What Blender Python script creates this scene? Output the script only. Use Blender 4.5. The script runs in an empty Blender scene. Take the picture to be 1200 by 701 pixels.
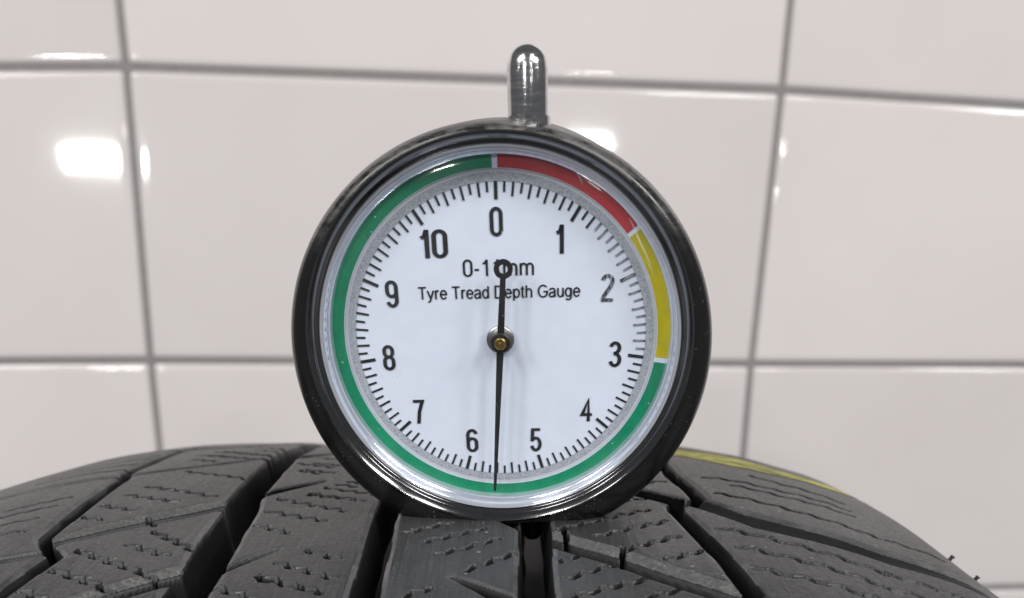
import bpy, math, random
import numpy as np
from mathutils import Matrix, Vector

random.seed(7)
rng = np.random.default_rng(11)
MM = 0.001
ZOFF = 635.4                      # lifts the camera-based frame so that the tyre stands on z = 0 (mm)
scene = bpy.context.scene
col = scene.collection

# ------------------------------------------------------------------ camera
cam_d = bpy.data.cameras.new("camera")
cam = bpy.data.objects.new("camera", cam_d)
col.objects.link(cam)
cam.location = (0, 0, ZOFF * MM)
cam.rotation_euler = (math.radians(90 - 18.88), 0, 0)
cam_d.sensor_width = 36.0
cam_d.lens = 1067.0 / 1200.0 * 36.0
cam_d.shift_y = 354.5 / 1200.0    # the photograph is the upper part of a taller frame
cam_d.clip_start = 0.005
cam_d.clip_end = 50
cam_d.dof.use_dof = True
cam_d.dof.focus_distance = 0.106
cam_d.dof.aperture_fstop = 30
scene.camera = cam

# ------------------------------------------------------------------ world, lamps, exposure
world = bpy.data.worlds.new("World")
scene.world = world
world.use_nodes = True
bg = world.node_tree.nodes["Background"]
bg.inputs[0].default_value = (0.92, 0.96, 1.0, 1)
bg.inputs[1].default_value = 0.14


def area(name, loc, target, sx, sy, power, color):
    d = bpy.data.lights.new(name, 'AREA')
    d.shape = 'RECTANGLE'
    d.size, d.size_y, d.energy, d.color = sx, sy, power, color
    o = bpy.data.objects.new(name, d)
    o.location = loc
    o.rotation_euler = (Vector(target) - Vector(loc)).to_track_quat('-Z', 'Y').to_euler()
    col.objects.link(o)
    return o


area("lamp_panel", (-0.938, -3.308, 0.531 + ZOFF * MM), (-0.16, 0.6, 0.08 + ZOFF * MM), 0.25, 0.072, 15.0, (1.0, 0.97, 0.95))
area("lamp_panel", (1.187, -3.158, 0.635 + ZOFF * MM), (0.05, 0.6, 0.1 + ZOFF * MM), 0.20, 0.045, 7.0, (1.0, 0.97, 0.95))
area("side_light", (-1.95, -1.60, 1.32 + ZOFF * MM), (0.0, 0.15, ZOFF * MM), 0.40, 0.7, 27.0, (1.0, 0.98, 0.97))
area("side_light", (2.15, -1.35, 1.36 + ZOFF * MM), (0.0, 0.15, ZOFF * MM), 0.40, 0.7, 30.0, (1.0, 0.98, 0.97))
area("soft_fill", (-1.15, -1.75, 1.75 + ZOFF * MM), (0.0, 0.3, ZOFF * MM), 0.5, 0.9, 27.0, (1.0, 0.98, 0.97))  # unseen soft panel, added as fill for dial, wall and tread
area("soft_fill", (1.30, -1.70, 1.75 + ZOFF * MM), (0.1, 0.3, ZOFF * MM), 0.5, 0.9, 35.0, (1.0, 0.98, 0.97))  # second added fill panel, set apart for two streaks on the plunger

scene.view_settings.view_transform = 'Standard'
scene.view_settings.look = 'None'
scene.view_settings.exposure = 0.0
scene.view_settings.gamma = 1.0
scene.view_settings.use_curve_mapping = False
scene.render.engine = 'CYCLES'
scene.cycles.use_denoising = True
scene.cycles.max_bounces = 10
scene.cycles.transparent_max_bounces = 16


# ------------------------------------------------------------------ material helpers
def new_mat(name):
    m = bpy.data.materials.new(name)
    m.use_nodes = True
    nt = m.node_tree
    return m, nt, nt.nodes["Principled BSDF"]


def node(nt, kind, **inp):
    n = nt.nodes.new(kind)
    for k, v in inp.items():
        n.inputs[k.replace('_', ' ')].default_value = v
    return n


def coords(nt, scale=(1, 1, 1)):
    tc = nt.nodes.new('ShaderNodeTexCoord')
    mp = nt.nodes.new('ShaderNodeMapping')
    mp.inputs['Scale'].default_value = scale
    nt.links.new(tc.outputs['Object'], mp.inputs['Vector'])
    return mp.outputs['Vector']


def noise(nt, vec, scale, detail=4, rough=0.6):
    n = nt.nodes.new('ShaderNodeTexNoise')
    n.inputs['Scale'].default_value = scale
    n.inputs['Detail'].default_value = detail
    n.inputs['Roughness'].default_value = rough
    nt.links.new(vec, n.inputs['Vector'])
    return n.outputs['Fac']


def ramp(nt, fac, stops):
    r = nt.nodes.new('ShaderNodeValToRGB')
    els = r.color_ramp.elements
    while len(els) < len(stops):
        els.new(0.5)
    for e, (p, c) in zip(els, stops):
        e.position = p
        e.color = c if len(c) == 4 else (*c, 1)
    nt.links.new(fac, r.inputs['Fac'])
    return r.outputs['Color']


def mix(nt, fac, a, b, mode='MIX'):
    n = nt.nodes.new('ShaderNodeMix')
    n.data_type = 'RGBA'
    n.blend_type = mode
    for sock, v in ((n.inputs[0], fac), (n.inputs[6], a), (n.inputs[7], b)):
        if hasattr(v, 'is_linked'):
            nt.links.new(v, sock)
        elif isinstance(v, (int, float)):
            sock.default_value = v
        else:
            sock.default_value = (*v, 1) if len(v) == 3 else v
    return n.outputs[2]


def math_n(nt, op, a, b=0.0):
    n = nt.nodes.new('ShaderNodeMath')
    n.operation = op
    for i, v in enumerate((a, b)):
        if hasattr(v, 'is_linked'):
            nt.links.new(v, n.inputs[i])
        else:
            n.inputs[i].default_value = v
    return n.outputs[0]


def bump(nt, bsdf, height, strength, dist):
    b = nt.nodes.new('ShaderNodeBump')
    b.inputs['Strength'].default_value = strength
    b.inputs['Distance'].default_value = dist
    nt.links.new(height, b.inputs['Height'])
    nt.links.new(b.outputs['Normal'], bsdf.inputs['Normal'])


def g(v):
    return (v, v, v)


def mat_plain(name, c, rough=0.5, metal=0.0, coat=0.0, var=0.12, scale=900, bmp=0.0):
    m, nt, b = new_mat(name)
    v = coords(nt)
    n = noise(nt, v, scale)
    lo = tuple(x * (1 - var) for x in c)
    hi = tuple(min(1, x * (1 + var)) for x in c)
    nt.links.new(ramp(nt, n, [(0.3, lo), (0.7, hi)]), b.inputs['Base Color'])
    b.inputs['Roughness'].default_value = rough
    b.inputs['Metallic'].default_value = metal
    b.inputs['Coat Weight'].default_value = coat
    if bmp:
        bump(nt, b, n, bmp, 0.0002)
    return m


def mat_rubber():
    m, nt, b = new_mat("tyre_rubber")
    v = coords(nt)
    big = noise(nt, v, 45, 7, 0.7)
    fine = noise(nt, v, 1600, 4, 0.7)
    vl = coords(nt, (1.0, 0.03, 0.03))
    lines = noise(nt, vl, 2600, 3, 0.6)          # moulding and wear lines that run round the tyre
    c = ramp(nt, big, [(0.32, (0.012, 0.013, 0.015)), (0.5, (0.025, 0.025, 0.027)), (0.68, (0.052, 0.051, 0.05))])
    c = mix(nt, 0.30, c, ramp(nt, lines, [(0.35, g(0.014)), (0.7, g(0.075))]))
    vo = nt.nodes.new('ShaderNodeTexVoronoi')
    vo.inputs['Scale'].default_value = 420
    nt.links.new(v, vo.inputs['Vector'])
    patch = noise(nt, v, 170, 3)
    speck = math_n(nt, 'MULTIPLY', math_n(nt, 'LESS_THAN', vo.outputs['Distance'], 0.095), math_n(nt, 'GREATER_THAN', patch, 0.50))
    c = mix(nt, math_n(nt, 'MULTIPLY', speck, 0.55), c, (0.32, 0.32, 0.31))
    nt.links.new(c, b.inputs['Base Color'])
    rr = ramp(nt, fine, [(0.3, g(0.30)), (0.7, g(0.50))])
    nt.links.new(rr, b.inputs['Roughness'])
    b.inputs['Specular IOR Level'].default_value = 0.55
    h = mix(nt, 0.45, fine, lines)
    bump(nt, b, h, 0.7, 0.00022)
    return m


def mat_chamfer_rubber():  # paler, speckled rubber for the chamfer faces
    m, nt, b = new_mat("pale_chamfer_rubber")
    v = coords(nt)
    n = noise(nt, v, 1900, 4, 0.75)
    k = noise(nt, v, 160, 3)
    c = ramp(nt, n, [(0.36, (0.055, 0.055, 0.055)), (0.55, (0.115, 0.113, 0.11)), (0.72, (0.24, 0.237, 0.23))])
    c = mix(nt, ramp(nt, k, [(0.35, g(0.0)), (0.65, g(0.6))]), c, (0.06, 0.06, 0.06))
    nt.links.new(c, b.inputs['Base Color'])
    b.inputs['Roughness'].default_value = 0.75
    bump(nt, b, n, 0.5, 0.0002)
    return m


def mat_scuffed_plastic():
    m, nt, b = new_mat("scuffed_black_plastic")
    v = coords(nt)
    big = noise(nt, v, 300, 6, 0.7)
    vl = coords(nt, (0.35, 1.0, 1.0))
    scr = noise(nt, vl, 900, 5, 0.75)
    up = nt.nodes.new('ShaderNodeSeparateXYZ')
    tc = nt.nodes.new('ShaderNodeTexCoord')
    nt.links.new(tc.outputs['Object'], up.inputs[0])
    top = nt.nodes.new('ShaderNodeMapRange')       # handling wear sits on the upper rim where thumbs press the plunger
    top.inputs['From Min'].default_value = 0.031
    top.inputs['From Max'].default_value = 0.041
    nt.links.new(up.outputs['Y'], top.inputs['Value'])
    wear = math_n(nt, 'MULTIPLY', ramp(nt, scr, [(0.40, g(0)), (0.64, g(1))]), top.outputs[0])
    c = ramp(nt, big, [(0.3, g(0.008)), (0.75, g(0.012))])
    c = mix(nt, math_n(nt, 'MULTIPLY', wear, 0.75), c, (0.17, 0.165, 0.16))
    vo = nt.nodes.new('ShaderNodeTexVoronoi')
    vo.inputs['Scale'].default_value = 2300
    nt.links.new(v, vo.inputs['Vector'])
    sp = math_n(nt, 'MULTIPLY', math_n(nt, 'LESS_THAN', vo.outputs['Distance'], 0.12), math_n(nt, 'GREATER_THAN', big, 0.56))
    c = mix(nt, math_n(nt, 'MULTIPLY', sp, 0.6), c, (0.34, 0.33, 0.27))
    nt.links.new(c, b.inputs['Base Color'])
    rgh = math_n(nt, 'ADD', math_n(nt, 'MULTIPLY', wear, 0.25), 0.24)
    nt.links.new(rgh, b.inputs['Roughness'])
    return m


def mat_metal(name, c, rough, brushed=False):
    m, nt, b = new_mat(name)
    v = coords(nt, (0.10, 1, 0.10) if brushed else (1, 1, 1))
    n = noise(nt, v, 3000 if brushed else 700, 4, 0.7)
    nt.links.new(ramp(nt, n, [(0.3, tuple(x * (0.75 if brushed else 0.92) for x in c)), (0.7, c)]), b.inputs['Base Color'])
    b.inputs['Metallic'].default_value = 1.0
    nt.links.new(ramp(nt, n, [(0.3, g(rough * (0.7 if brushed else 0.9))), (0.7, g(rough * (1.4 if brushed else 1.1)))]), b.inputs['Roughness'])
    bump(nt, b, n, 0.26 if brushed else 0.02, 0.00012)
    return m


def mat_lens():
    m, nt, b = new_mat("clear_plastic_lens")
    nt.nodes.remove(b)
    out = nt.nodes["Material Output"]
    tr = nt.nodes.new('ShaderNodeBsdfTransparent')
    tr.inputs[0].default_value = (0.975, 0.985, 1.0, 1)
    gl = nt.nodes.new('ShaderNodeBsdfGlossy')
    gl.inputs['Roughness'].default_value = 0.06
    v = coords(nt, (1.0, 0.06, 1.0))
    vr = nt.nodes.new('ShaderNodeMapping')
    vr.inputs['Rotation'].default_value = (0, 0, 0.6)
    tc = nt.nodes.new('ShaderNodeTexCoord')
    nt.links.new(tc.outputs['Object'], vr.inputs['Vector'])
    vs = nt.nodes.new('ShaderNodeMapping')
    vs.inputs['Scale'].default_value = (1.0, 0.04, 1.0)
    nt.links.new(vr.outputs[0], vs.inputs['Vector'])
    scr = noise(nt, vs.outputs[0], 1500, 3, 0.6)
    bp = nt.nodes.new('ShaderNodeBump')
    bp.inputs['Strength'].default_value = 0.10
    bp.inputs['Distance'].default_value = 0.00005
    nt.links.new(scr, bp.inputs['Height'])
    nt.links.new(bp.outputs[0], gl.inputs['Normal'])
    lw = nt.nodes.new('ShaderNodeLayerWeight')     # reflection rises towards grazing angles, same from both sides of the thin pane
    lw.inputs['Blend'].default_value = 0.5
    refl = math_n(nt, 'ADD', math_n(nt, 'MULTIPLY', math_n(nt, 'POWER', lw.outputs['Facing'], 5.0), 0.92), 0.05)
    ms = nt.nodes.new('ShaderNodeMixShader')
    nt.links.new(refl, ms.inputs[0])
    nt.links.new(tr.outputs[0], ms.inputs[1])
    nt.links.new(gl.outputs[0], ms.inputs[2])
    # fine white scratches and dust on the plastic
    v2 = nt.nodes.new('ShaderNodeMapping')
    v2.inputs['Rotation'].default_value = (0, 0, -0.5)
    nt.links.new(tc.outputs['Object'], v2.inputs['Vector'])
    v3 = nt.nodes.new('ShaderNodeMapping')
    v3.inputs['Scale'].default_value = (1.0, 0.05, 1.0)
    nt.links.new(v2.outputs[0], v3.inputs['Vector'])
    sc1 = ramp(nt, noise(nt, v3.outputs[0], 1900, 2, 0.5), [(0.70, g(0)), (0.78, g(1))])
    zone = ramp(nt, noise(nt, tc.outputs['Object'], 110, 2), [(0.45, g(0.0)), (0.65, g(1))])
    haze = noise(nt, tc.outputs['Object'], 90, 3)
    vo = nt.nodes.new('ShaderNodeTexVoronoi')
    vo.inputs['Scale'].default_value = 700
    nt.links.new(tc.outputs['Object'], vo.inputs['Vector'])
    dust = math_n(nt, 'MULTIPLY', math_n(nt, 'LESS_THAN', vo.outputs['Distance'], 0.055), 0.5)
    fac = math_n(nt, 'ADD', math_n(nt, 'MULTIPLY', math_n(nt, 'MULTIPLY', sc1, zone), 0.42), math_n(nt, 'MULTIPLY', math_n(nt, 'SUBTRACT', haze, 0.42), 0.10))
    fac = math_n(nt, 'MAXIMUM', fac, dust)
    df = nt.nodes.new('ShaderNodeBsdfDiffuse')
    df.inputs[0].default_value = (0.8, 0.82, 0.86, 1)
    m2 = nt.nodes.new('ShaderNodeMixShader')
    nt.links.new(math_n(nt, 'MAXIMUM', fac, 0.0), m2.inputs[0])
    nt.links.new(ms.outputs[0], m2.inputs[1])
    nt.links.new(df.outputs[0], m2.inputs[2])
    nt.links.new(m2.outputs[0], out.inputs[0])
    return m


def mat_tile(i):
    m, nt, b = new_mat("white_glazed_tile_%d" % i)
    v = coords(nt)
    n = noise(nt, v, 6, 3)
    t = 0.95 + 0.03 * i
    nt.links.new(ramp(nt, n, [(0.3, (0.635 * t, 0.597 * t, 0.585 * t)), (0.7, (0.665 * t, 0.628 * t, 0.616 * t))]), b.inputs['Base Color'])
    b.inputs['Roughness'].default_value = 0.045
    b.inputs['IOR'].default_value = 1.5
    w = noise(nt, v, 22, 2)
    bump(nt, b, w, 0.03, 0.001)
    return m


def mat_dots():
    m, nt, b = new_mat("grey_dotted_print")
    v = coords(nt)
    n = noise(nt, v, 6500, 2, 0.5)
    nt.links.new(ramp(nt, n, [(0.36, (0.31, 0.325, 0.36)), (0.64, (0.52, 0.55, 0.61))]), b.inputs['Base Color'])
    b.inputs['Roughness'].default_value = 0.5
    return m


def mat_ink(worn=False):
    m, nt, b = new_mat("half_worn_black_ink" if worn else "worn_black_ink")
    v = coords(nt)
    n = noise(nt, v, 2600, 4, 0.7)
    c = ramp(nt, n, [(0.30, g(0.006)), (0.64, (0.016, 0.016, 0.02)), (0.84, (0.12, 0.125, 0.15))])
    if worn:
        vr = nt.nodes.new('ShaderNodeMapping')
        vr.inputs['Rotation'].default_value = (0, 0, -0.7)
        vr.inputs['Scale'].default_value = (1, 0.3, 1)
        tc = nt.nodes.new('ShaderNodeTexCoord')
        nt.links.new(tc.outputs['Object'], vr.inputs['Vector'])
        k = noise(nt, vr.outputs[0], 3800, 3, 0.6)
        c = mix(nt, ramp(nt, k, [(0.42, g(0)), (0.66, g(0.85))]), c, (0.40, 0.43, 0.50))
    nt.links.new(c, b.inputs['Base Color'])
    b.inputs['Roughness'].default_value = 0.5
    return m


def mat_yellow_chalk():
    m, nt, b = new_mat("yellow_paint_streaks")
    v = coords(nt, (1, 1, 1))
    n = noise(nt, v, 260, 5, 0.7)
    nt.links.new(ramp(nt, n, [(0.32, (0.10, 0.10, 0.035)), (0.47, (0.48, 0.45, 0.075)), (0.70, (0.70, 0.66, 0.13))]), b.inputs['Base Color'])
    vb = coords(nt, (0.25, 1.0, 1.0))
    k = noise(nt, vb, 420, 4, 0.65)
    c0 = b.inputs['Base Color'].links[0].from_socket
    nt.links.new(mix(nt, ramp(nt, k, [(0.48, g(0)), (0.60, g(0.85))]), c0, (0.05, 0.05, 0.035)), b.inputs['Base Color'])
    b.inputs['Roughness'].default_value = 0.6
    return m


M_RUB = mat_rubber()
M_CHAMF = mat_chamfer_rubber()
M_GLINT = mat_plain('edge_highlight_rubber', (0.078, 0.078, 0.079), 0.40, var=0.5, scale=420, bmp=0.1)  # bright edge highlights painted as paler rubber on block and sipe rims
M_SHADE = mat_plain('recess_shade_rubber', (0.007, 0.007, 0.008), 0.5, var=0.3, scale=500, bmp=0.15)  # blacker unworn rubber, with groove and sipe shade put into its colour
M_BODY = mat_scuffed_plastic()
M_SIDE = mat_plain("sidewall_rubber", (0.03, 0.03, 0.031), 0.6, var=0.2, scale=200, bmp=0.2)
M_CHROME = mat_metal("worn_chrome", (0.70, 0.69, 0.70), 0.15, True)
M_BEZEL = mat_metal("dark_chrome", (0.20, 0.20, 0.205), 0.13)
M_BRASS = mat_metal("brass", (0.55, 0.38, 0.13), 0.30)
M_STEEL = mat_metal("grey_steel", (0.35, 0.34, 0.33), 0.35)
M_LENS = mat_lens()
M_LRING = mat_plain("pale_plastic_rim", (0.66, 0.70, 0.78), 0.12, metal=0.6, coat=1.0, var=0.04)
M_WHITE = mat_plain("dial_paper", (0.79, 0.85, 0.965), 0.55, var=0.03, scale=300)
M_EDGE = mat_plain("pale_print", (0.62, 0.65, 0.70), 0.5, var=0.03)
M_GREEN = mat_plain("green_print", (0.002, 0.265, 0.125), 0.45, var=0.12, scale=600)
M_RED = mat_plain("red_print", (0.52, 0.035, 0.045), 0.45, var=0.10, scale=600)
M_YEL = mat_plain("yellow_print", (0.60, 0.51, 0.004), 0.45, var=0.10, scale=600)
M_INK = mat_ink()
M_INKW = mat_ink(True)
M_BLACK = mat_plain("black_paint", (0.012, 0.012, 0.013), 0.38, var=0.3, scale=1500)
M_DOTS = mat_dots()
M_TILE = [mat_tile(i) for i in range(3)]
M_GROUT = mat_plain("grey_grout", (0.22, 0.21, 0.204), 0.85, var=0.10, scale=300, bmp=0.3)
M_CHALK = mat_yellow_chalk()


# ------------------------------------------------------------------ object helpers
def empty(name, loc=(0, 0, 0), mat=None, **props):
    o = bpy.data.objects.new(name, None)
    o.empty_display_size = 0.01
    col.objects.link(o)
    if mat is not None:
        o.matrix_world = mat
    else:
        o.location = loc
    for k, v in props.items():
        o[k] = v
    return o


def mesh_data(name, verts, faces, material, smooth=True, angle=35):
    me = bpy.data.meshes.new(name)
    me.from_pydata([tuple(v) for v in verts], [], [tuple(f) for f in faces])
    me.materials.append(material)
    me.polygons.foreach_set('use_smooth', [smooth] * len(me.polygons))
    me.update()
    if smooth:
        me.set_sharp_from_angle(angle=math.radians(angle))
    return me


def link(name, me, parent, **props):
    o = bpy.data.objects.new(name, me)
    col.objects.link(o)
    o.parent = parent
    for k, v in props.items():
        o[k] = v
    return o


def part(name, verts, faces, material, parent, smooth=True, angle=35, **props):
    return link(name, mesh_data(name, verts, faces, material, smooth, angle), parent, **props)


def lathe(rings, n=160, cap_first=False, cap_last=False, flip=False):
    """rings: list of functions angle -> (x, y, z); returns verts, faces."""
    verts, faces = [], []
    for rf in rings:
        for k in range(n):
            verts.append(rf(2 * math.pi * k / n))
    for i in range(len(rings) - 1):
        for k in range(n):
            a, b = i * n + k, i * n + (k + 1) % n
            f = (a, b, b + n, a + n)
            faces.append(f[::-1] if flip else f)
    if cap_first:
        faces.append(tuple(range(n))[::-1] if not flip else tuple(range(n)))
    if cap_last:
        s = (len(rings) - 1) * n
        faces.append(tuple(range(s, s + n)) if not flip else tuple(range(s, s + n))[::-1])
    return verts, faces


# ------------------------------------------------------------------ tiled wall
WO = np.array([-228.0563, 604.0728, 123.8308 + ZOFF])
WU = np.array([0.994, 0.10841, -0.01454]); WU /= np.linalg.norm(WU)
WV = np.array([0.01445, 0.00156, 0.99989]); WV -= WU * (WU @ WV); WV /= np.linalg.norm(WV)
WN = np.cross(WU, WV)            # towards the camera side
if WN[1] > 0:
    WN = -WN
wm = Matrix((( WU[0], WV[0], WN[0], WO[0] * MM), (WU[1], WV[1], WN[1], WO[1] * MM), (WU[2], WV[2], WN[2], WO[2] * MM), (0, 0, 0, 1)))
wall = empty("tiled_wall", mat=wm, label="white glazed tile wall with grey joints behind the tyre and gauge", category="wall")
NODES = {(0, 0): (2.3, -0.4), (1, 0): (401.0, 1.3), (0, 1): (-2.0, -166.9), (1, 1): (398.2, -166.4),
         (-1, 0): (-398, -16.5), (2, 0): (801, -6.8), (-1, 1): (-402, -172.0), (2, 1): (798, -165.0),
         (0, -1): (2.8, 167.5), (1, -1): (401.6, 168.5), (0, 2): (-3.2, -333.0), (1, 2): (399.5, -333.5), (2, 2): (799, -333)}


def wnode(i, j):
    if (i, j) in NODES:
        return NODES[(i, j)]
    h = random.Random(i * 31 + j * 7)
    return (400 * i + h.uniform(-1.2, 1.2), -166.7 * j + h.uniform(-1, 1))


def tile_mesh(c4, gap, mi):
    """pillowed tile: quad corner list (tl, tr, br, bl) in mm, glazed edge rounded over 3 mm."""
    prof = [(gap, -4.0), (gap, -1.9), (gap + 0.35, -1.0), (gap + 1.1, -0.38), (gap + 2.2, -0.08), (gap + 4.0, 0.0), (gap + 7.0, 0.0)]
    cen = np.mean(c4, axis=0)
    verts, faces = [], []
    m = 6
    rcorn = 2.0
    tiltx, tilty = random.uniform(-0.0007, 0.0007), random.uniform(-0.0007, 0.0007)
    nper = None
    for off, z in prof:
        loop = []
        for q in range(4):
            p, a, b = np.array(c4[q]), np.array(c4[(q - 1) % 4]), np.array(c4[(q + 1) % 4])
            da, db = (a - p) / np.linalg.norm(a - p), (b - p) / np.linalg.norm(b - p)
            base = p + (da + db) * off
            for k in range(m + 1):
                t = k / m
                ang = t * math.pi / 2
                loop.append(base + da * rcorn * (1 - math.sin(ang)) + db * rcorn * (1 - math.cos(ang)))
        nper = len(loop)
        for p in loop:
            dz = (p[0] - cen[0]) * tiltx + (p[1] - cen[1]) * tilty
            verts.append((p[0] * MM, p[1] * MM, (z + dz) * MM))
    for i in range(len(prof) - 1):
        for k in range(nper):
            a, b = i * nper + k, i * nper + (k + 1) % nper
            faces.append((a, a + nper, b + nper, b))
    s = (len(prof) - 1) * nper
    faces.append(tuple(range(s, s + nper))[::-1])
    me = mesh_data("tile", verts, faces, M_TILE[mi], True, 50)
    return me


for j in range(-2, 4):
    for i in range(-2, 3):
        c4 = [wnode(i, j), wnode(i + 1, j), wnode(i + 1, j + 1), wnode(i, j + 1)]
        me = tile_mesh(c4, 1.9, (i * 2 + j) % 3)
        link("tile", me, wall)
a, b, c_, d_ = (-0.84, 0.36), (1.24, 0.36), (1.24, -0.70), (-0.84, -0.70)
gz0, gz1 = -0.0016, -0.02
part("grout_bed", [(*p, gz0) for p in (d_, c_, b, a)] + [(*p, gz1) for p in (d_, c_, b, a)],
     [(0, 1, 2, 3), (7, 6, 5, 4), (0, 4, 5, 1), (1, 5, 6, 2), (2, 6, 7, 3), (3, 7, 4, 0)], M_GROUT, wall, False)

# ------------------------------------------------------------------ tyre
R = 305.0
CY, CZ = 136.5126, -330.3954 + ZOFF
XC = -15.0
tyre = empty("tyre", loc=(XC * MM, CY * MM, (CZ - R) * MM),
             label="worn black rubber tyre with siped tread blocks under the round gauge", category="tyre")
TB = np.array([XC, CY, CZ - R])
_u = np.arange(0, 112, 0.25)
_q = np.interp(_u, [0, 30, 45, 50, 57.5, 62.5, 69, 72, 75, 80, 90, 100, 104, 107, 108, 112],
               [0, 0.05, 0.35, 0.9, 2.2, 3.5, 5.4, 7.0, 9.1, 12.8, 19.6, 27.0, 33, 40, 45, 62])
_k = np.exp(-0.5 * (np.arange(-16, 17) * 0.25 / 1.6) ** 2); _k /= _k.sum()
_qs = np.convolve(np.concatenate([_q[16:0:-1], _q, np.linspace(_q[-1], _q[-1] + 16 * 1.1, 16)]), _k, 'valid')


def drop(X):
    return np.interp(np.abs(X - XC), _u, _qs)


def XA(s):
    return np.interp(s, [-75, -62, -49, -39, -36, -33, -6, -2, 20], [-55.2, -56, -52.6, -50.9, -53.2, -54.9, -56.2, -57.4, -57.6])


def XB(s):
    return np.interp(s, [-50, -44, -24, -19, -11, 9, 34], [-33.3, -33.3, -34.5, -35.3, -35.8, -37, -37.5])


def XCc(s):
    return np.interp(s, [-49, -22, 10], [-15.0, -15.9, -16.4])


def XD(s):
    return np.interp(s, [-49, -30, 0], [2.5, 2.8, 2.9])


def XE(s):
    return np.interp(s, [-78, -52, -49.5, -48, -42, -23, -20.8, -17.5, -13, -4, 8, 10.5, 13.5, 36],
                     [24.6, 21.6, 21.3, 24.9, 24.1, 21.0, 21.2, 25.0, 24.7, 23.7, 23.5, 21.2, 24.8, 22.5])


LAT1 = [-136, -104, -72, -40.0, -5.0, 24, 56, 88]
LAT2 = [-132, -103.5, -75, -46.8, -22.5, 10.5, 39, 67.5, 96]
LAT5 = [-122, -93, -64, -35, -5.5, 24, 53, 82]
LAT6 = [-107.5, -78.5, -49.8, -20.5, 36, 65, 94]
P6X = [20, 24, 29.3, 43.9, 52, 60, 90]
P6S = [4, 0, -7.2, -13.8, -15.3, -15.6, -15.0]


def lat1(s0, X): return s0 + 0.42 * (X + 57)
def lat2(s0, X): return s0 + 0.82 * (X + 38)
def lat5(s0, X): return s0 - 0.83 * (X - 5)
def lat6(s0, X): return s0 + np.interp(X, P6X, P6S)


def sstep(t):
    t = np.clip(t, 0, 1)
    return t * t * (3 - 2 * t)


def wall_prof(n, hw, ww):
    """0 outside the groove, 1 on its floor; wall between hw and hw - ww."""
    return sstep((hw - n) / ww)


PER = 28.4
ch_lim = 0.78
sipes = []          # (s1, X1, s2, X2, amp, wavelength, half width, depth)


def addsip(lst, copies, **kw):
    for sh in copies:
        for (s1, x1, s2, x2) in lst:
            sipes.append((s1 + sh, x1, s2 + sh, x2, kw.get('amp', 0.30), kw.get('wl', 2.6), kw.get('hw', 0.22), kw.get('d', 2.2)))


r3 = [(-16.0, -27.0, -20.1, -19.4), (-18.9, -30.7, -24.5, -20.9), (-24.2, -30.7, -28.2, -22.9), (-29.4, -30.9, -32.1, -26.4),
      (-37.7, -23.0, -39.9, -19.3), (-41.2, -25.7, -45.1, -18.6), (-45.2, -27.0, -47.7, -20.6), (-1.6, -31.8, -4.2, -28.3),
      (4.2, -33.1, 0.4, -27.1), (-10.9, -24.2, -12.3, -21.6)]
r2 = [(-11.9, -50.4, -17.7, -39.5), (-16.2, -51.6, -20.1, -43.7), (-1.9, -48.5, -7.1, -38.8), (-31.5, -42.6, -37.2, -36.4),
      (-35.9, -43.9, -39.4, -38.3), (-42.4, -41.5, -45.9, -36.2), (-37.7, -49.0, -43.3, -40.2), (-43.0, -49.3, -47.5, -41.5),
      (-47.7, -50.6, -49.8, -47.0), (-21.2, -52.9, -23.3, -47.7), (-25.7, -53.6, -26.9, -50.6)]
r1 = [(-27.2, -70, -20.7, -59.2), (-31.5, -70, -26.1, -59.0), (-23.5, -70, -16.5, -59.2), (-35.5, -70, -31, -58)]
r4 = [(-32.4, -12.4, -28.8, -7.6), (-35.1, -9.8, -30.5, -3.2), (-38.7, -8.3, -34.3, -1.5), (-43.0, -5.0, -38.4, 0.6), (-49.3, -11.2, -47.2, -8.4)]
r5 = [(-40.7, 5.4, -38.4, 8.2), (-45.1, 5.6, -41.4, 11.6), (-49.4, 5.7, -44.6, 15.4), (-49.3, 13.5, -47.0, 18.7),
      (-33.3, 9.9, -27.6, 19.0), (-37.7, 12.6, -32.7, 19.6), (-30.6, 5.5, -23.4, 17.3), (-40.0, 17.0, -37.4, 21.6)]
cuts = [(-42.6, 12.0, -36.6, 12.6), (-35.0, 6.4, -30.4, 6.2), (-29.6, -43.2, -26.0, -45.2)]
r6 = [(-29.9, 24.9, -39.3, 42.1), (-39.3, 42.1, -42, 52), (-35.9, 26.0, -43.4, 40.5), (-43.4, 40.5, -46, 50), (-41.9, 26.0, -46.7, 36.9), (-46.7, 36.9, -50, 48)]
r6b = [(-15.1, 27.6, -25.1, 45.6), (-25.1, 45.6, -27, 54), (-0.8, 35.7, -8.0, 47.7), (-9.6, 31.0, -16.1, 46.3), (-4.8, 28.0, -12.5, 47.0)]
addsip(cuts, (0,), amp=0.04, hw=0.26, d=2.5)
addsip(r3, (0,)); addsip(r3[:7], (PER, 2 * PER, -PER))
addsip(r2, (0,)); addsip(r2[3:9], (56.5, -28.4)); addsip(r2[:3], (30, ))
addsip(r1, (0, 32, 64, -32), amp=0.18, d=0.9)
addsip(r4, (0, 28.5, 57, -28.5))
addsip(r5, (0, 29, 58, -29))
addsip(r6, (0, -29), amp=0.34, wl=3.9, hw=0.27)
addsip(r6b, (0, ), amp=0.34, wl=3.9, hw=0.27)

notches = []         # tapered blind grooves (s1, X1, hw1, s2, X2, hw2, depth1, depth2)
for k in (-4, -3, -2, -1, 0, 1, 2, 3):
    notches.append((-17.5 + k * PER, -34.0, 1.05, -8.8 + k * PER, -26.6, 0.25, 5.0, 1.8))
    notches.append((-51.5 + k * 28.5, 1.2, 1.25, -44.4 + k * 28.5, -6.4, 0.25, 5.0, 1.6))
notches.append((-30.2, 2.0, 1.5, -22, -5.0, 0.3, 5.5, 2.0))


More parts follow.
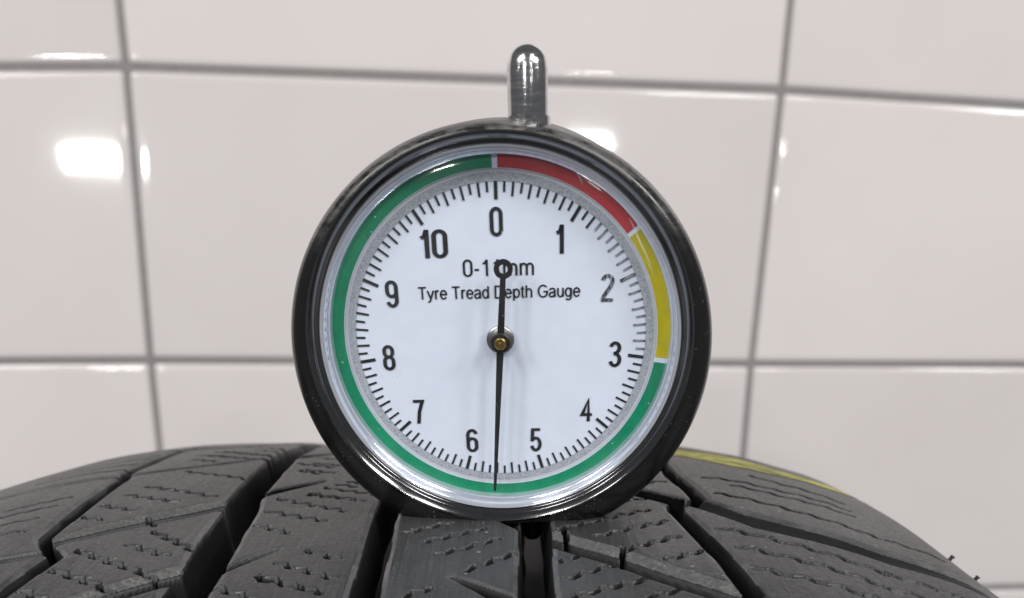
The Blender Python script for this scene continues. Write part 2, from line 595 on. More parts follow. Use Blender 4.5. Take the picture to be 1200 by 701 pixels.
XI = np.array([-140.0, -56.0, -35.5, -15.8, 2.7, 23.5, 110.0])


def warp(s, X):
    """grid whose columns follow the grooves round the tyre."""
    S, X0 = np.meshgrid(s, X, indexing='ij')
    XX = np.empty_like(S)
    cols = [np.full_like(s, XI[0]), XA(s), XB(s), XCc(s), XD(s), XE(s), np.full_like(s, XI[-1])]
    k = np.clip(np.searchsorted(XI, X, side='right') - 1, 0, len(XI) - 2)
    for j, xv in enumerate(X):
        t = (xv - XI[k[j]]) / (XI[k[j] + 1] - XI[k[j]])
        XX[:, j] = cols[k[j]] * (1 - t) + cols[k[j] + 1] * t
    return S, XX


def depth(s, X, fine=True, grid=None):
    """tread depth below the crown surface (mm); columns X are warped along the grooves unless a grid is given."""
    S, XX = grid if grid else warp(s, X)
    D = np.zeros_like(S)
    cham = np.zeros(S.shape, bool)
    jag = 0.06 * np.sin(S * 0.45 + XX * 0.3) + 0.04 * np.sin(S * 0.21 - XX * 0.5)
    a_, b__, c__, d__, e_ = XA(S), XB(S), XCc(S), XD(S), XE(S)
    for ctr, hw, dep, ww in ((a_, 0.95, 6.0, 0.75), (b__, 2.45, 7.5, 1.2), (c__, 1.6, 7.0, 0.8), (d__, 1.95, 7.5, 0.7), (e_, 1.25, 6.5, 0.8)):
        n = np.abs(XX - ctr) + jag
        D = np.maximum(D, dep * wall_prof(n, hw, ww))
        D = np.maximum(D, 0.30 * sstep((hw + 0.55 - n) / 0.55))        # worn round edge
    in1, in2 = XX < a_, (XX >= a_) & (XX < b__)
    in5, in6 = (XX >= d__) & (XX < e_), XX >= e_

    def lateral(mask, ctr, hw, dep, ww, ch_w=0.0, ch_d=0.0, cosf=0.8, edge=0.45):
        nonlocal D, cham
        sg = (S - ctr) * cosf + jag
        n = np.abs(sg)
        v = np.maximum(dep * wall_prof(n, hw, ww), 0.22 * sstep((hw + edge - n) / edge))
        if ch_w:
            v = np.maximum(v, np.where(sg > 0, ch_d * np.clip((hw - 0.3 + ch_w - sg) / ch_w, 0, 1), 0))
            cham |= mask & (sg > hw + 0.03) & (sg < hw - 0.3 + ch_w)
        D = np.where(mask, np.maximum(D, v), D)
    for s0 in LAT1:
        lateral(in1, lat1(s0, XX), 0.75, 4.5, 0.7, 0.8, 0.7, 0.92)
    for s0 in LAT2:
        if s0 == 10.5:
            lateral(in2, lat2(s0, XX), 0.6, 4.0, 0.5)
        else:
            lateral(in2, lat2(s0, XX), 1.3, 6.5, 0.6, 1.8, 0.75, 0.77)
    for s0 in LAT5:
        if s0 == -5.5:
            lateral(in5, lat5(s0, XX), 1.7, 5.5, 0.7, 0, 0, 0.77)
        else:
            lateral(in5, lat5(s0, XX), 1.35, 6.5, 0.6, 1.9, 0.8, 0.77)
    for s0 in LAT6:
        fade = np.interp(XX, [24, 40, 52, 64, 72], [1, 0.8, 0.42, 0.3, 0.2])
        sg = (S - lat6(s0, XX)) * np.interp(XX, [24, 32, 45], [0.72, 0.85, 0.97]) + jag
        v = 5.5 * fade * wall_prof(np.abs(sg), 1.55, 1.25)
        v = np.maximum(v, np.where(sg > 0, 1.3 * fade * sstep((4.2 - sg) / 3.2), 0))
        D = np.where(in6, np.maximum(D, v), D)
    for (s1, x1, h1, s2, x2, h2, d1, d2) in notches:
        i0, i1 = np.searchsorted(s, min(s1, s2) - 3), np.searchsorted(s, max(s1, s2) + 3)
        j0, j1 = np.searchsorted(X, min(x1, x2) - 9), np.searchsorted(X, max(x1, x2) + 9)
        if i1 - i0 < 2 or j1 - j0 < 2:
            continue
        ss, xx = S[i0:i1, j0:j1], XX[i0:i1, j0:j1]
        L = math.hypot(s2 - s1, x2 - x1)
        us, ux = (s2 - s1) / L, (x2 - x1) / L
        t = (ss - s1) * us + (xx - x1) * ux
        n = np.abs(-(ss - s1) * ux + (xx - x1) * us)
        tt = np.clip(t / L, 0, 1)
        hw = h1 + (h2 - h1) * tt ** 1.3
        n = np.hypot(n, np.maximum(0, t - L))
        v = (d1 + (d2 - d1) * tt) * sstep((hw - n) / 0.5) * (t > -1)
        v = np.maximum(v, 0.2 * sstep((hw + 0.45 - n) / 0.45) * (t > -1))
        D[i0:i1, j0:j1] = np.maximum(D[i0:i1, j0:j1], v)
    if fine:
        for (s1, x1, s2, x2, amp, wl, hw, dd) in sipes:
            i0, i1 = np.searchsorted(s, min(s1, s2) - 1.2), np.searchsorted(s, max(s1, s2) + 1.2)
            j0, j1 = np.searchsorted(X, min(x1, x2) - 7), np.searchsorted(X, max(x1, x2) + 7)
            if i1 - i0 < 2 or j1 - j0 < 2:
                continue
            ss, xx = S[i0:i1, j0:j1], XX[i0:i1, j0:j1]
            L = math.hypot(s2 - s1, x2 - x1)
            us, ux = (s2 - s1) / L, (x2 - x1) / L
            t = (ss - s1) * us + (xx - x1) * ux
            n = -(ss - s1) * ux + (xx - x1) * us
            ph = 2 * math.pi * t / wl + s1
            w = amp * (np.sin(ph) + 0.22 * np.sin(2 * ph + 0.6))
            slope = amp * 2 * math.pi / wl * np.cos(ph)
            n = np.abs(n - w) / np.sqrt(1 + slope * slope)
            n = np.hypot(n, np.maximum(0, np.maximum(-t, t - L)))
            v = dd * sstep((hw + 0.10 - n) / 0.20)
            lip = 0.06 * sstep((hw + 0.4 - n) / 0.35)
            D[i0:i1, j0:j1] = np.maximum(D[i0:i1, j0:j1], np.maximum(v, lip))
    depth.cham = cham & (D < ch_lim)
    depth.raw = D
    und = 0.05 * np.sin(S * 0.23 + XX * 0.11) + 0.04 * np.sin(XX * 0.51 - S * 0.13)
    return D + und


def place(S, XX, D):
    rad = R - drop(XX) - D
    ph = S / R
    return np.stack([(XX - TB[0]) * MM, (CY + rad * np.sin(ph) - TB[1]) * MM, (CZ + rad * np.cos(ph) - TB[2]) * MM], -1)


def grid_mesh(name, P, quadmask, material, second=None):
    """mesh of the chosen quads of a grid of points P[ns, nx, 3]."""
    ns, nx = P.shape[:2]
    idx = np.arange(ns * nx).reshape(ns, nx)
    q = np.stack([idx[:-1, :-1], idx[:-1, 1:], idx[1:, 1:], idx[1:, :-1]], -1)[quadmask]
    used, inv = np.unique(q.ravel(), return_inverse=True)
    co = P.reshape(-1, 3)[used]
    me = bpy.data.meshes.new(name)
    me.vertices.add(len(used)); me.vertices.foreach_set('co', co.ravel())
    nl = q.size
    me.loops.add(nl); me.loops.foreach_set('vertex_index', inv.astype(np.int32).ravel())
    me.polygons.add(len(q))
    me.polygons.foreach_set('loop_start', np.arange(0, nl, 4, dtype=np.int32))
    me.polygons.foreach_set('use_smooth', np.ones(len(q), bool))
    me.materials.append(material)
    if second is not None:
        me.materials.append(M_CHAMF)
        me.materials.append(M_SHADE)
        me.materials.append(M_GLINT)
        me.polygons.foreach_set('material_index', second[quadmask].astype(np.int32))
    me.update(calc_edges=True)
    return me


S0, S1 = -72.0, 62.0
gs = np.arange(S0, S1 + 1e-6, 0.17)
gx = np.concatenate([np.arange(-121, -76, 0.9), np.arange(-76, 62, 0.16), np.arange(62, 91.01, 0.9)])
Dh = depth(gs, gx)
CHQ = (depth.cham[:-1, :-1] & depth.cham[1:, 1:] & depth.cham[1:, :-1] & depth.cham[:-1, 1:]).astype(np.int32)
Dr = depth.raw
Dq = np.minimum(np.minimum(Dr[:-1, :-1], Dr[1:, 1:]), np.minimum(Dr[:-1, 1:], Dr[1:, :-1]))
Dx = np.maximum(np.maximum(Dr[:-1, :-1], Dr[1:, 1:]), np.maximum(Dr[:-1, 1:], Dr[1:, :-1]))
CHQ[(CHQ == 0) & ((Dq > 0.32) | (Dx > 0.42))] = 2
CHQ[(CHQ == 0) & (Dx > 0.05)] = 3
S_, X_ = warp(gs, gx)
P_ = place(S_, X_, Dh)
sc, xc = 0.5 * (gs[:-1] + gs[1:]), 0.5 * (gx[:-1] + gx[1:])
SS, XX = warp(sc, xc)
rib = (XX > XA(SS)).astype(int) + (XX > XB(SS)) + (XX > XCc(SS)) + (XX > XD(SS)) + (XX > XE(SS))
blk = np.zeros_like(rib)
for rb, lats, fn in ((0, LAT1, lat1), (1, LAT2, lat2), (4, LAT5, lat5), (5, LAT6, lat6)):
    for s0 in lats:
        blk += ((rib == rb) & (SS > fn(s0, XX))).astype(int)
code = rib * 100 + blk
for cd in np.unique(code):
    nm = "tread_rib" if cd // 100 in (2, 3) else "tread_block"
    mk = code == cd
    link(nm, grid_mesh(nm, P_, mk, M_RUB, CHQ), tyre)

# rest of the circumference, coarser, and out of the picture
gs2 = np.concatenate([np.arange(S1, 2 * math.pi * R + S0, 1.5), [2 * math.pi * R + S0]])
gx2 = np.arange(-121, 91.01, 1.3)
sp2 = np.mod(gs2 + 72, 113.6) - 72
srt = np.argsort(sp2)
Dtmp = depth(sp2[srt], gx2, fine=False)
X2t = warp(sp2[srt], gx2)[1]
D2 = np.empty_like(Dtmp); D2[srt] = Dtmp
S2_, X2_ = np.meshgrid(gs2, gx2, indexing='ij')
X2_[srt] = X2t
P2 = place(S2_, X2_, D2)
link("tread_round_the_back", grid_mesh("tread_round_the_back", P2, np.ones((len(gs2) - 1, len(gx2) - 1), bool), M_RUB), tyre, kind="stuff")

# sidewalls and inside
for sgn in (-1, 1):
    uu = [105.9, 107.6, 108.6, 108.2, 106.5, 103, 98, 94, 93, 88, 86, 90, 99, 103.5, 104, 100, 70, 0]
    rr = [R - float(drop(XC + 105.9)), 262, 252, 244, 236, 225, 214, 206, 201, 200, 203, 212, 226, 240, 255, 275, 291, 292.5]
    n = 180
    vs, fs = [], []
    for u_, r_ in zip(uu, rr):
        for k in range(n):
            an = 2 * math.pi * k / n
            vs.append((sgn * u_ * MM, r_ * math.sin(an) * MM, (R + r_ * math.cos(an)) * MM))
    for i in range(len(uu) - 1):
        for k in range(n):
            a, b = i * n + k, i * n + (k + 1) % n
            f = (a, b, b + n, a + n)
            fs.append(f if sgn > 0 else f[::-1])
    part("sidewall", vs, fs, M_SIDE, tyre, True, 60)

# little rubber vent hairs on the shoulder
def hair(s, X, L, r, lean):
    base = np.array(place(np.array([[s]]), np.array([[X]]), np.array([[0.0]]))[0, 0])
    sl = float(drop(X + 1) - drop(X - 1)) / 2
    out = np.array([sl, math.sin(s / R), math.cos(s / R)]); out /= np.linalg.norm(out)
    out = out + np.array(lean); out /= np.linalg.norm(out)
    t1 = np.cross(out, [0, 1, 0.2]); t1 /= np.linalg.norm(t1)
    t2 = np.cross(out, t1)
    vs, fs = [], []
    prof = [(-0.3, 1.0), (L * 0.55, 0.8), (L * 0.75, 1.15), (L * 0.95, 1.0), (L, 0.5)]
    n = 8
    for i, (h, k) in enumerate(prof):
        bend = np.array([0.12, 0, -0.05]) * (h / L) ** 2 * L
        for q in range(n):
            an = 2 * math.pi * q / n
            vs.append(base + (out * h + bend + (t1 * math.cos(an) + t2 * math.sin(an)) * r * k) * MM)
    for i in range(len(prof) - 1):
        for q in range(n):
            a, b = i * n + q, i * n + (q + 1) % n
            fs.append((a, b, b + n, a + n))
    fs.append(tuple(range((len(prof) - 1) * n, len(prof) * n)))
    part("rubber_hair", vs, fs, M_SIDE, tyre, True, 60)


hair(-24.0, 66.5, 1.5, 0.34, (0.3, 0, 0.35))
hair(-27.5, 81.5, 1.7, 0.40, (0.2, 0, 0.6))
hair(-17.0, 60.0, 0.7, 0.3, (0, 0, 0))
hair(-19.0, 63.0, 0.6, 0.3, (0, 0, 0))

# yellow paint streak across the far shoulder
lo = [(15.5, 24.5), (13.3, 28.1), (7.2, 33.8), (4.6, 39.9), (4.6, 46), (4.4, 52), (4.6, 58), (5.0, 61)]
hi = [(34, 24.5), (33, 28.1), (27, 33.8), (18, 39.9), (12.5, 46), (9.5, 52), (7.2, 58), (5.4, 61)]
xs = np.linspace(24.5, 61, 90)
l_ = np.interp(xs, [q[1] for q in lo], [q[0] for q in lo]) + rng.normal(0, 0.25, 90)
h_ = np.interp(xs, [q[1] for q in hi], [q[0] for q in hi]) + rng.normal(0, 0.35, 90)
vs, fs = [], []
m = 8
for i, xv in enumerate(xs):
    for k in range(m + 1):
        sv = l_[i] + (h_[i] - l_[i]) * k / m
        dpt = depth(np.array([sv]), np.array([xv]), False, (np.array([[sv]]), np.array([[xv]])))[0, 0]
        vs.append(tuple(place(np.array([[sv]]), np.array([[xv]]), np.array([[dpt - 0.07]]))[0, 0]))
for i in range(len(xs) - 1):
    for k in range(m):
        a = i * (m + 1) + k
        fs.append((a, a + m + 1, a + m + 2, a + 1))
part("yellow_paint_mark", vs, fs, M_CHALK, tyre, True, 60, label="yellow paint streak across the far shoulder")

# ------------------------------------------------------------------ gauge
GX = np.array([0.999256, -0.0333, 0.019452])
GY = np.array([-0.026272, -0.218549, 0.975472])
GH = -np.array([0.028232, 0.975258, 0.219261])
GO = np.array([-1.3038, 107.2609, -5.2402 + ZOFF])
FOOT = -21.65
gb = GO + GY * FOOT
gm = Matrix(((GX[0], GY[0], GH[0], gb[0] * MM), (GX[1], GY[1], GH[1], gb[1] * MM), (GX[2], GY[2], GH[2], gb[2] * MM), (0, 0, 0, 1)))
gauge = empty("tread_depth_gauge", mat=gm, label="round black dial gauge with white face and chrome plunger standing on the tyre", category="gauge")


def L(x, y, h):                    # gauge millimetres, dial centre at 0,0, to local metres
    return (x * MM, (y - FOOT) * MM, h * MM)


def ring(r, h, cy=0.0, clamp=None):
    def fn(an):
        x, y = r * math.sin(an), r * math.cos(an) + cy
        if clamp is not None and y < clamp:
            y = clamp
        return L(x, y, h)
    return fn


def body_ring(b, h):
    r, cy = 21.35 + (23.8 - 21.35) * b, -1.72 * b
    return ring(r - (0.05 * max(0.0, -h)), h, cy, FOOT)


rings = [ring(20.0, -1.0), ring(21.1, 3.12), ring(21.35, 3.16)] + [body_ring(*q) for q in
         ((0.10, 3.14), (0.35, 3.0), (0.62, 2.62), (0.82, 2.0), (0.95, 1.1), (1.0, 0.0), (1.0, -13.6), (0.93, -14.9), (0.7, -15.7), (0.2, -16.0))]
v, f = lathe(rings, 200, cap_last=True, flip=True)
part("body", v, f, M_BODY, gauge, True, 40)
v, f = lathe([ring(20.15, 0.6), ring(20.12, 2.35), ring(20.22, 2.48), ring(20.52, 2.56), ring(20.60, 2.64), ring(20.66, 2.80), ring(20.98, 3.08), ring(21.08, 3.22), ring(21.22, 3.33), ring(21.38, 3.3), ring(21.42, 3.05)], 200, flip=True)
part("bezel", v, f, M_BEZEL, gauge, True, 60)
v, f = lathe([ring(18.95, 0.30), ring(19.0, 1.1), ring(19.12, 1.5), ring(19.3, 1.62), ring(19.42, 1.75), ring(19.5, 2.15), ring(19.7, 2.42), ring(19.95, 2.48), ring(20.1, 2.3), ring(20.12, 0.4)], 200, flip=True)
part("lens_rim", v, f, M_LRING, gauge, True, 60)
lr = [ring(0.001, 2.62), ring(6, 2.60), ring(12, 2.55), ring(16, 2.46), ring(18, 2.36), ring(18.9, 2.22), ring(19.35, 2.02), ring(19.5, 1.78)]
v, f = lathe(lr, 160)
part("lens", v, f, M_LENS, gauge, True, 80)

# plunger pin with domed head
def pin(x0, y0, y1, h0, r, dome, name, material, n=64):
    prof = [(r * 1.12, y0 - 1.5), (r * 1.12, y0 + 0.05), (r, y0 + 0.25), (r, y1 - dome * r)]
    if dome:
        prof[-1:] = [(r, y1 - r * 1.02), (r * 0.985, y1 - r * 0.97)]
        for k in range(1, 10):
            a = k / 10 * math.pi / 2
            prof.append((r * 0.985 * math.cos(a), y1 - r * 0.97 + r * 0.97 * math.sin(a)))
        prof.append((0.001, y1))
    else:
        prof.append((0.001, y1))
    rg = [(lambda an, q=q: L(x0 + q[0] * math.cos(an), q[1], h0 + q[0] * math.sin(an))) for q in prof]
    v, f = lathe(rg, n)
    f = [t[::-1] for t in f]
    return part(name, v, f, material, gauge, True, 30)


pin(3.45, 22.0, 28.45, -2.6, 2.06, 1, "plunger", M_CHROME)
# measuring probe reaching down into the groove
rg = [(lambda an, q=q: L(3.2 + q[0] * math.cos(an), q[1], -3.2 + q[0] * math.sin(an))) for q in ((1.3, FOOT + 2), (1.3, FOOT - 4.6), (0.9, FOOT - 5.2), (0.001, FOOT - 5.3))]
v, f = lathe(rg, 32)
part("probe", v, [t for t in f], M_STEEL, gauge, True, 40)

# dial
v, f = lathe([ring(19.6, -1.2), ring(19.6, 0.0), ring(0.001, 0.0)], 160)
dial = part("dial_face", v, [t[::-1] for t in f], M_WHITE, gauge, True, 40)


def annulus(name, r0, r1, h, a0, a1, material, label=None, step=1.5):
    n = max(2, int((a1 - a0) / step))
    vs, fs = [], []
    for k in range(n + 1):
        an = math.radians(a0 + (a1 - a0) * k / n)
        for r in (r0, r1):
            vs.append(L(r * math.sin(an), r * math.cos(an), h))
    for k in range(n):
        fs.append((2 * k, 2 * k + 2, 2 * k + 3, 2 * k + 1)[::-1])
    o = part(name, vs, fs, material, dial, False)
    if label:
        o["label"] = label
    return o


annulus("pale_ring", 17.15, 17.72, 0.03, 0, 360, M_EDGE)
annulus("dotted_ring", 16.35, 17.25, 0.05, 0, 360, M_DOTS)
GAP = 0.75
V2A = 360 / 11.0
z3, z16 = 3.0 * V2A, 1.6 * V2A
CH = 0.30
annulus("color_band", 17.66, 18.96, CH, -360 + z3 + GAP + 0.3, -0.95, M_GREEN, "long green band of the colour ring")
annulus("color_band", 17.66, 18.96, CH, 0.85, z16 - GAP, M_RED, "red band of the colour ring from zero")
annulus("color_band", 17.66, 18.96, CH, z16 + GAP, z3 - GAP, M_YEL, "yellow band of the colour ring")
annulus("band_backing", 17.60, 19.05, CH - 0.04, 0, 360, M_WHITE)

tick_me = {}
for kind, (r0, w) in {'long': (14.62, 0.36), 'mid': (14.98, 0.235), 'short': (15.36, 0.235)}.items():
    vs = [(-w / 2 * MM, r0 * MM, 0), (w / 2 * MM, r0 * MM, 0), (w / 2 * MM, 16.4 * MM, 0), (-w / 2 * MM, 16.4 * MM, 0)]
    tick_me[kind] = mesh_data("tick", vs, [(0, 1, 2, 3)], M_INK, False)
    tick_me[kind + '_worn'] = mesh_data("tick", vs, [(0, 1, 2, 3)], M_INKW, False)
for k in range(110):
    kind = 'long' if k % 10 == 0 else ('mid' if k % 2 == 0 else 'short')
    o = link("tick", tick_me[kind + ('_worn' if 13 <= k <= 29 else '')], dial)
    an = math.radians(k * V2A / 10)
    o.location = L(0, 0, 0.08)
    o.rotation_euler = (0, 0, -an)


def arc(cx, cy, rx, ry, a0, a1, n=14):
    return [(cx + rx * math.cos(math.radians(a0 + (a1 - a0) * k / n)), cy + ry * math.sin(math.radians(a0 + (a1 - a0) * k / n))) for k in range(n + 1)]


# stroke glyphs, cap height 1, drawn as centre lines: (advance width, [(closed, points), ...]); digits are narrow, letters plain grotesque
def stadium(x0, x1, y0, y1, n=12):
    r = (x1 - x0) / 2
    cx = (x0 + x1) / 2
    ry = min((y1 - y0) / 2, r * 1.15)
    return arc(cx, y1 - ry, r, ry, 0, 180, n) + arc(cx, y0 + ry, r, ry, 180, 360, n)


DIG = {
    '0': [(True, stadium(0, 0.36, 0, 1))],
    '1': [(False, [(0.0, 0.74), (0.13, 0.80), (0.19, 1.05)]), (False, [(0.19, 1.06), (0.19, -0.06)])],
    '2': [(False, arc(0.19, 0.78, 0.18, 0.22, 170, -20) + [(0.30, 0.55), (0.05, 0.16), (0.01, 0.0)]), (False, [(-0.05, 0.0), (0.40, 0.0)])],
    '3': [(False, arc(0.18, 0.78, 0.17, 0.22, 165, -75) + [(0.13, 0.535)]), (False, [(0.13, 0.535)] + arc(0.18, 0.26, 0.19, 0.26, 80, -165))],
    '4': [(False, [(0.28, -0.06), (0.28, 1.0), (0.0, 0.27), (0.44, 0.27)])],
    '5': [(False, [(0.38, 1.0), (0.05, 1.0), (0.02, 0.50)] + arc(0.18, 0.30, 0.19, 0.30, 140, -165))],
    '6': [(True, stadium(0, 0.36, 0, 0.60)), (False, [(0.0, 0.30)] + [(0.0, 0.66)] + arc(0.18, 0.76, 0.18, 0.24, 180, 15))],
    '7': [(False, [(-0.04, 1.0), (0.38, 1.0), (0.22, 0.50), (0.15, -0.06)])],
    '8': [(True, stadium(0.015, 0.345, 0.54, 1.0)), (True, stadium(0, 0.36, 0, 0.54))],
    '9': [(True, stadium(0, 0.36, 0.40, 1.0)), (False, [(0.36, 0.70)] + [(0.36, 0.34)] + arc(0.18, 0.24, 0.18, 0.24, 0, -165))],
}
_h = arc(0.24, 0.50, 0.20, 0.22, 180, 0, 10)
LET = {
    ' ': (0.26, []),
    '-': (0.34, [(False, [(0.04, 0.38), (0.30, 0.38)])]),
    '0': (0.56, [(True, stadium(0.07, 0.49, 0.0, 1.0))]),
    '1': (0.56, [(False, [(0.12, 0.76), (0.26, 0.84), (0.34, 1.02)]), (False, [(0.34, 1.03), (0.34, -0.03)])]),
    'm': (0.86, [(False, [(0.08, -0.03), (0.08, 0.75)]), (False, [(0.08, 0.45)] + arc(0.25, 0.50, 0.17, 0.22, 180, 0, 10) + [(0.42, -0.03)]), (False, [(0.42, 0.45)] + arc(0.59, 0.50, 0.17, 0.22, 180, 0, 10) + [(0.76, -0.03)])]),
    'T': (0.62, [(False, [(0.0, 1.0), (0.60, 1.0)]), (False, [(0.30, 1.0), (0.30, -0.03)])]),
    'y': (0.50, [(False, [(0.02, 0.74), (0.24, 0.02)]), (False, [(0.47, 0.74), (0.22, -0.12), (0.13, -0.25), (0.03, -0.24)])]),
    'r': (0.34, [(False, [(0.08, -0.03), (0.08, 0.75)]), (False, [(0.08, 0.45), (0.13, 0.64), (0.22, 0.71), (0.33, 0.69)])]),
    'e': (0.54, [(False, [(0.05, 0.38), (0.49, 0.38)] + arc(0.27, 0.36, 0.22, 0.36, 0, 325, 26))]),
    'a': (0.54, [(False, [(0.06, 0.55)] + arc(0.25, 0.55, 0.19, 0.17, 160, 0, 10) + [(0.44, 0.10), (0.49, -0.02)]), (False, [(0.44, 0.42), (0.20, 0.36)] + arc(0.19, 0.18, 0.14, 0.18, 90, 270, 10) + [(0.34, 0.04), (0.44, 0.20)])]),
    'd': (0.55, [(True, arc(0.25, 0.36, 0.20, 0.36, 0, 345, 24)), (False, [(0.46, 1.02), (0.46, -0.02)])]),
    'D': (0.72, [(True, [(0.08, 0.0), (0.08, 1.0), (0.32, 1.0)] + arc(0.34, 0.5, 0.28, 0.5, 80, -80, 14) + [(0.32, 0.0)])]),
    'p': (0.55, [(True, arc(0.30, 0.36, 0.20, 0.36, 0, 345, 24)), (False, [(0.09, 0.74), (0.09, -0.28)])]),
    't': (0.30, [(False, [(0.14, 0.95), (0.14, 0.12), (0.19, 0.0), (0.28, 0.0)]), (False, [(0.02, 0.72), (0.27, 0.72)])]),
    'h': (0.55, [(False, [(0.08, 1.02), (0.08, -0.03)]), (False, [(0.08, 0.42)] + arc(0.27, 0.48, 0.19, 0.24, 180, 0, 10) + [(0.46, -0.03)])]),
    'G': (0.78, [(False, arc(0.40, 0.5, 0.34, 0.5, 40, 335, 26) + [(0.72, 0.46), (0.42, 0.46)])]),
    'u': (0.55, [(False, [(0.08, 0.75), (0.08, 0.24)] + arc(0.27, 0.24, 0.19, 0.24, 180, 360, 10) + [(0.46, 0.24)]), (False, [(0.46, 0.75), (0.46, -0.02)])]),
    'g': (0.55, [(True, arc(0.25, 0.37, 0.20, 0.35, 0, 345, 24)), (False, [(0.46, 0.74), (0.46, -0.05)] + arc(0.26, -0.06, 0.20, 0.21, 0, -150, 10))]),
}


def stroke(pts, closed, wx, wy, verts, faces):
    """ribbon of quads along a centre line; wx, wy = half stroke in x and y directions."""
    P = [np.array(p, float) for p in pts]
    q = [P[0]]
    for p in P[1:]:
        if np.linalg.norm(p - q[-1]) > 1e-4:
            q.append(p)
    if closed and np.linalg.norm(q[0] - q[-1]) < 1e-3:
        q.pop()
    n = len(q)
    base = len(verts)
    for i in range(n):
        if closed:
            a, b = q[(i - 1) % n], q[(i + 1) % n]
        else:
            a, b = q[max(0, i - 1)], q[min(n - 1, i + 1)]
        d0 = (q[i] - a) if np.linalg.norm(q[i] - a) > 1e-6 else (b - q[i])
        d1 = (b - q[i]) if np.linalg.norm(b - q[i]) > 1e-6 else (q[i] - a)
        d0 = d0 / np.linalg.norm(d0); d1 = d1 / np.linalg.norm(d1)
        t = d0 + d1
        t = t / (np.linalg.norm(t) + 1e-9)
        nn = np.array([-t[1], t[0]])
        c = max(0.55, abs(nn @ np.array([-d0[1], d0[0]])))
        off = np.array([nn[0] * wx, nn[1] * wy]) / c
        verts.append(q[i] + off); verts.append(q[i] - off)
    for i in range(n if closed else n - 1):
        a, b = base + 2 * i, base + 2 * ((i + 1) % n)
        faces.append((a, a + 1, b + 1, b))


def put_print(name, verts, faces, cx, cy, w, h, hgt, cap=None, ink=None):
    """lay glyph geometry flat on the dial, box centred at cx, cy (gauge mm); cap = heights that stand for h"""
    co = np.array(verts)
    lo_, hi_ = co.min(0), co.max(0)
    y0, y1 = cap if cap else (lo_[1], hi_[1])
    x = (co[:, 0] - lo_[0]) / (hi_[0] - lo_[0]) * w + cx - w / 2
    y = (co[:, 1] - y0) / (y1 - y0) * h + cy - h / 2
    return part(name, [L(a, b, hgt) for a, b in zip(x, y)], faces, ink or M_INK, dial, False)


def numeral(s, cx, cy, w, h):
    vs, fs = [], []
    x = 0
    for ch in s:
        sub = []
        for closed, pts in DIG[ch]:
            n0 = len(vs)
            stroke([(p[0] + x, p[1]) for p in pts], closed, 0.076, 0.068, vs, fs)
        x += 0.42 if ch == '1' else 0.52
    put_print("numeral", vs, fs, cx, cy, w, h, 0.08, None, M_INKW if s == '2' else M_INK)


def lettering(name, s, cx, cy, w, h, st):
    vs, fs = [], []
    x = 0
    for ch in s:
        adv, strokes = LET[ch]
        for closed, pts in strokes:
            stroke([(p[0] + x, p[1]) for p in pts], closed, st, st, vs, fs)
        x += adv + 0.06
    put_print(name, vs, fs, cx, cy, w, h, 0.08, (-st * 0.5, 1 + st * 0.5))


NUM = {'0': (-0.05, 12.44, 1.40), '1': (6.70, 10.55, 0.86), '2': (11.94, 5.40, 1.45), '3': (13.0, -1.95, 1.45), '4': (9.78, -8.4, 1.45), '5': (3.85, -12.12, 1.38),
       '6': (-3.8, -12.1, 1.42), '7': (-9.88, -8.4, 1.38), '8': (-12.9, -1.9, 1.42), '9': (-11.88, 5.2, 1.42), '10': (-6.85, 10.35, 3.0)}
for s_, (x_, y_, w_) in NUM.items():
    numeral(s_, x_, y_, w_, 2.95)
lettering("range_lettering", "0-11mm", 0.02, 7.78, 7.75, 1.72, 0.062)
lettering("name_lettering", "Tyre Tread Depth Gauge", 0.02, 5.2, 17.9, 1.32, 0.064)

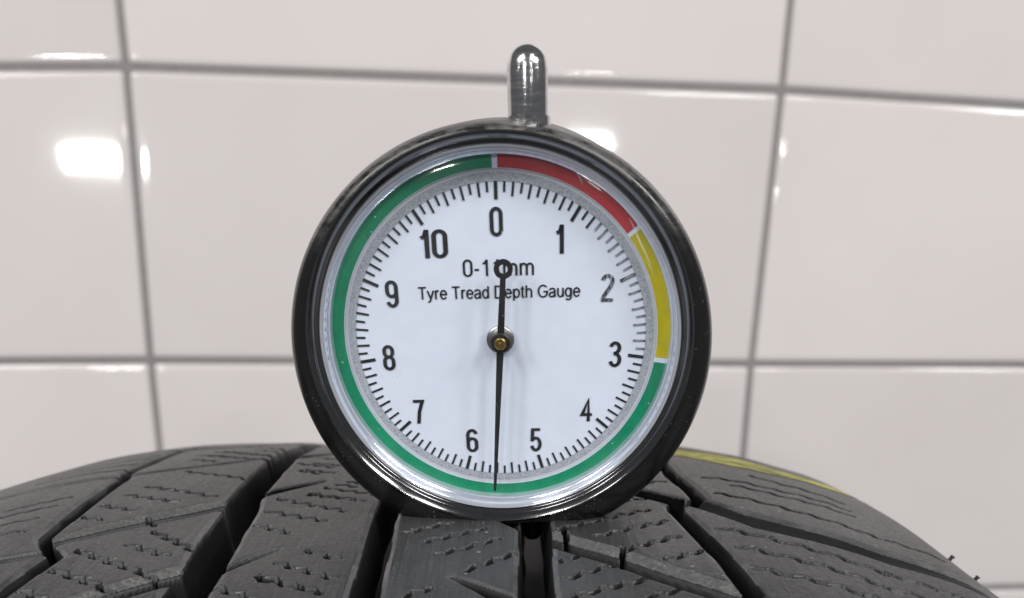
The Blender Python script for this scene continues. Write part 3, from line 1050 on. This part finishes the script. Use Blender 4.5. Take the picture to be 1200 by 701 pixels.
# pointer
PH = 2.1
v, f = lathe([(lambda an, q=q: L(q[0] * math.sin(an) + 0.0, q[0] * math.cos(an), q[1])) for q in ((1.55, 0.1), (1.55, 0.45), (1.35, 0.62), (0.55, 0.66), (0.5, PH))], 48, flip=True)
part("hub_washer", v, f, M_STEEL, gauge, True, 40)
pdir = np.array([0.82 + 1.0, 7.84 + 18.05]); pdir /= np.linalg.norm(pdir)
pn = np.array([pdir[1], -pdir[0]])


def arm(name, pts, h0, h1, material, parent):
    """pts: (distance along the pointer, half width)"""
    vs, fs = [], []
    for t, w in pts:
        for sg in (1, -1):
            q = np.array([0.08, 0.12]) + pdir * t + pn * w * sg
            vs.append(L(q[0], q[1], h1)); vs.append(L(q[0], q[1], h0))
    for i in range(len(pts) - 1):
        a = 4 * i
        fs += [(a, a + 4, a + 6, a + 2)[::-1], (a, a + 1, a + 5, a + 4)[::-1], (a + 2, a + 6, a + 7, a + 3)[::-1]]
    return part(name, vs, fs, material, parent, False)


ptr = arm("pointer", [(-18.0, 0.14), (-17.6, 0.17), (-8, 0.30), (-1.2, 0.40), (0, 0.42), (1.2, 0.38), (7.1, 0.31)], PH - 0.12, PH, M_BLACK, gauge)
rc = np.array([0.08, 0.12]) + pdir * 7.9
v, f = lathe([(lambda an, q=q: L(rc[0] + q[0] * math.sin(an), rc[1] + q[0] * math.cos(an), q[1])) for q in ((0.47, PH - 0.12), (0.47, PH + 0.01), (1.03, PH + 0.01), (1.03, PH - 0.12))], 48)
part("pointer_ring", v, [t[::-1] for t in f], M_BLACK, ptr, True, 40)
v, f = lathe([(lambda an, q=q: L(0.08 + q[0] * math.sin(an), 0.12 + q[0] * math.cos(an), q[1])) for q in ((1.12, PH - 0.2), (1.12, PH + 0.1), (1.0, PH + 0.22), (0.001, PH + 0.25))], 48, flip=True)
part("hub", v, f, M_BLACK, ptr, True, 40)
v, f = lathe([(lambda an, q=q: L(0.08 + q[0] * math.sin(an), 0.12 + q[0] * math.cos(an), q[1])) for q in ((0.66, PH + 0.1), (0.66, PH + 0.48), (0.58, PH + 0.56), (0.36, PH + 0.56), (0.34, PH + 0.5), (0.22, PH + 0.5), (0.2, PH + 0.62), (0.001, PH + 0.66))], 40, flip=True)
part("brass_nut", v, f, M_BRASS, ptr, True, 40)
